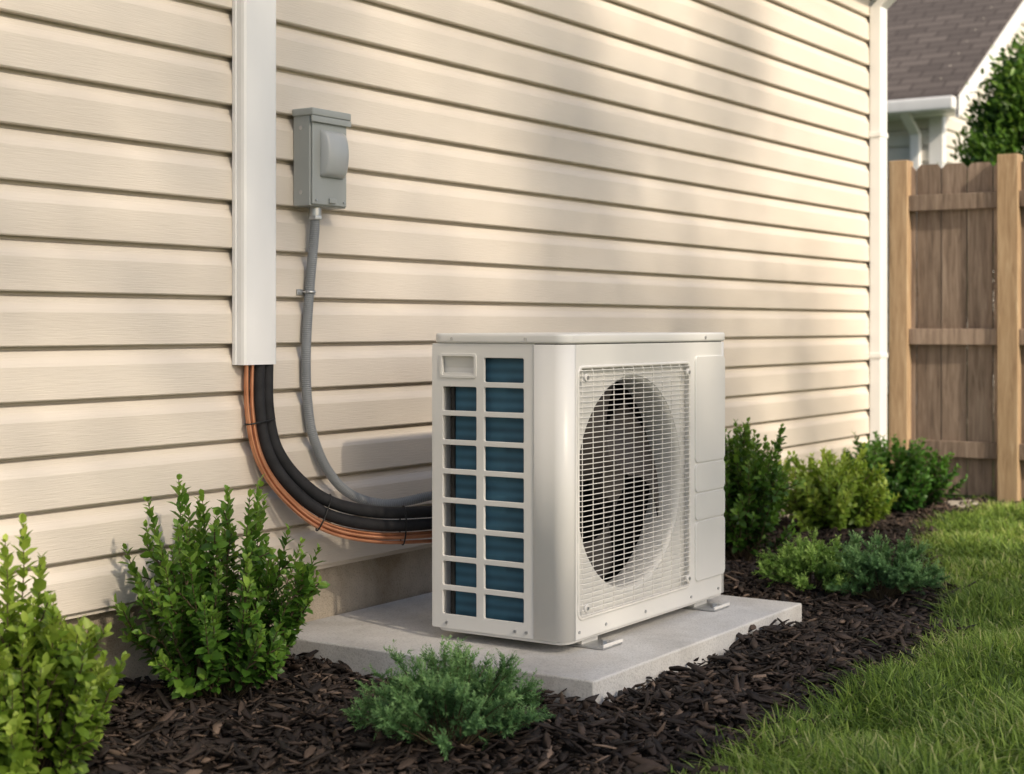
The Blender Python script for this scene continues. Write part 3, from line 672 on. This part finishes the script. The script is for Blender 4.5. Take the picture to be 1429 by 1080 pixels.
box('eave_soffit',xa,NX,NY-.22,NY+9.3,rz(xa)-.15,rz(xa)-.13,m_white,nh_)
skewbox('downspout_elbow',(xa-.06,NY+.20,rz(xa)-.14),(NX-.07,NY+.20,rz(xa)-.30),.07,.09,m_white,nh_)
box('downspout',NX-.105,NX-.035,NY+.155,NY+.245,.1,rz(xa)-.29,m_white,nh_,.01)

# ---------------------------------------------------------------- trees
def evergreen(name,loc,h,r,seed,n=16000,lf=.05,mat=m_tree,pw=.7):
    rg=np.random.default_rng(seed); root=empty(name,loc); loc=np.array(loc,float)
    hs=np.linspace(0,h*.93,12); P=np.stack([loc[0]+.02*np.sin(hs*3),loc[1]+.02*np.cos(hs*2),hs],1)
    tube('trunk',P,.06*(h/3)*(1-hs/h*.9),m_bark,root,10)
    nc=190; C_=[];D_=[];paths=[]
    for i in range(nc):
        t=rg.uniform(.06,1)**.8; a=rg.uniform(0,2*pi); rr=r*(1-t**2.2)**pw*rg.uniform(.65,1.12)+.03; z=h*t
        c=loc+np.array([rr*cos(a),rr*sin(a),z*.98+.02]); C_.append(c); D_.append(nrmz(np.array([cos(a),sin(a),1.1])))
        paths.append([loc+np.array([0,0,z*.8]),(loc+np.array([0,0,z*.85])+c)/2,c])
    stems_obj('limbs',paths,m_bark,root,.008)
    C_=np.array(C_);D_=np.array(D_); k=rg.integers(0,nc,n); sp=np.clip(rg.normal(0,1,(n,3)),-1.8,1.8)*np.array([.09,.09,.12])*(h/3)
    pos=C_[k]+sp; d=D_[k]+rg.normal(0,.45,(n,3)); nr=rg.normal(0,1,(n,3))
    L=lf*rg.uniform(.5,1.2,n); cv=rg.normal(0,.12,nc)[k]
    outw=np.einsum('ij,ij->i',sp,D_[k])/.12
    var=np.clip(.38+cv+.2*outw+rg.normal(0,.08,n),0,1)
    leaves('foliage',pos,d,nr,L,L*.4,var,mat,root); return root
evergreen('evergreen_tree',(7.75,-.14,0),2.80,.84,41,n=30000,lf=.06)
# unseen trees added behind the camera, crowns placed and thinned to dapple the sun
def shade_tree(name,loc,cz,rx,rzz,seed,n=3200,nc=60,sg=.40):
    rg=np.random.default_rng(seed); root=empty(name,loc); loc=np.array(loc,float)
    hs=np.linspace(0,cz+rzz*.5,14); P=np.stack([loc[0]+.12*np.sin(hs*.8),loc[1]+.1*np.cos(hs*.7),hs],1)
    tube('trunk',P,.18*(1-hs/(cz+rzz)*.85),m_bark,root,12)
    C_=[];paths=[]
    while len(C_)<nc:
        p=rg.uniform(-1,1,3); l=np.linalg.norm(p)
        if l>1 or l<.35: continue
        c=loc+np.array([p[0]*rx,p[1]*rx,cz+p[2]*rzz]); C_.append(c)
        b=np.array([loc[0],loc[1],max(1.8,cz+p[2]*rzz*.5-abs(p[0])*rx*.5)]); paths.append([b,(b+c)/2+np.array([0,0,.2]),c])
    stems_obj('limbs',paths,m_bark,root,.035)
    C_=np.array(C_); k=rg.integers(0,nc,n); pos=C_[k]+rg.normal(0,sg,(n,3)); d=rg.normal(0,1,(n,3)); nr=rg.normal(0,1,(n,3))
    L=rg.uniform(.14,.26,n); leaves('foliage',pos,d,nr,L,L*.6,np.clip(rg.normal(.5,.2,n),0,1),m_tree,root); return root
shade_tree('offcamera_shade_tree',(-2.9,-10.5,0),8.2,2.8,3.1,51,1500)
shade_tree('offcamera_shade_tree',(-8.1,-10.0,0),7.8,3.0,3.1,52,1100)
shade_tree('offcamera_shade_tree',(-.3,-9.5,0),7.9,1.5,1.9,57,900,nc=11,sg=.28)

# ---------------------------------------------------------------- light, world
az=196; el=36
sd=Vector((sin(radians(az))*cos(radians(el)),cos(radians(az))*cos(radians(el)),sin(radians(el))))
L_=bpy.data.lights.new('sun','SUN'); L_.energy=4.8; L_.angle=radians(2.0); L_.color=(1,.86,.67)
so=bpy.data.objects.new('sun',L_); so.rotation_euler=(-sd).to_track_quat('-Z','Y').to_euler(); so.location=(0,-5,6); col.objects.link(so)
w=bpy.data.worlds.new('World'); scene.world=w; w.use_nodes=True; nt=w.node_tree; bg=nt.nodes['Background']
sk=nt.nodes.new('ShaderNodeTexSky'); sk.sky_type='NISHITA'; sk.sun_disc=False; sk.sun_elevation=radians(el); sk.sun_rotation=radians(az); sk.dust_density=2.5; sk.ozone_density=.6
nt.links.new(sk.outputs[0],bg.inputs['Color']); bg.inputs['Strength'].default_value=.15

# ---------------------------------------------------------------- camera
cam=bpy.data.cameras.new('camera'); co=bpy.data.objects.new('camera',cam); col.objects.link(co)
co.location=(-3.217,-2.94,.916); co.rotation_euler=(radians(90),0,radians(-56.64))
cam.sensor_width=36; cam.lens=36*2181/1429; cam.shift_y=-85/1429; cam.clip_end=500; cam.clip_start=.05
cam.dof.use_dof=True; cam.dof.focus_distance=4.1; cam.dof.aperture_fstop=4.0
scene.camera=co
scene.view_settings.view_transform='Standard'; scene.view_settings.look='None'; scene.view_settings.exposure=0
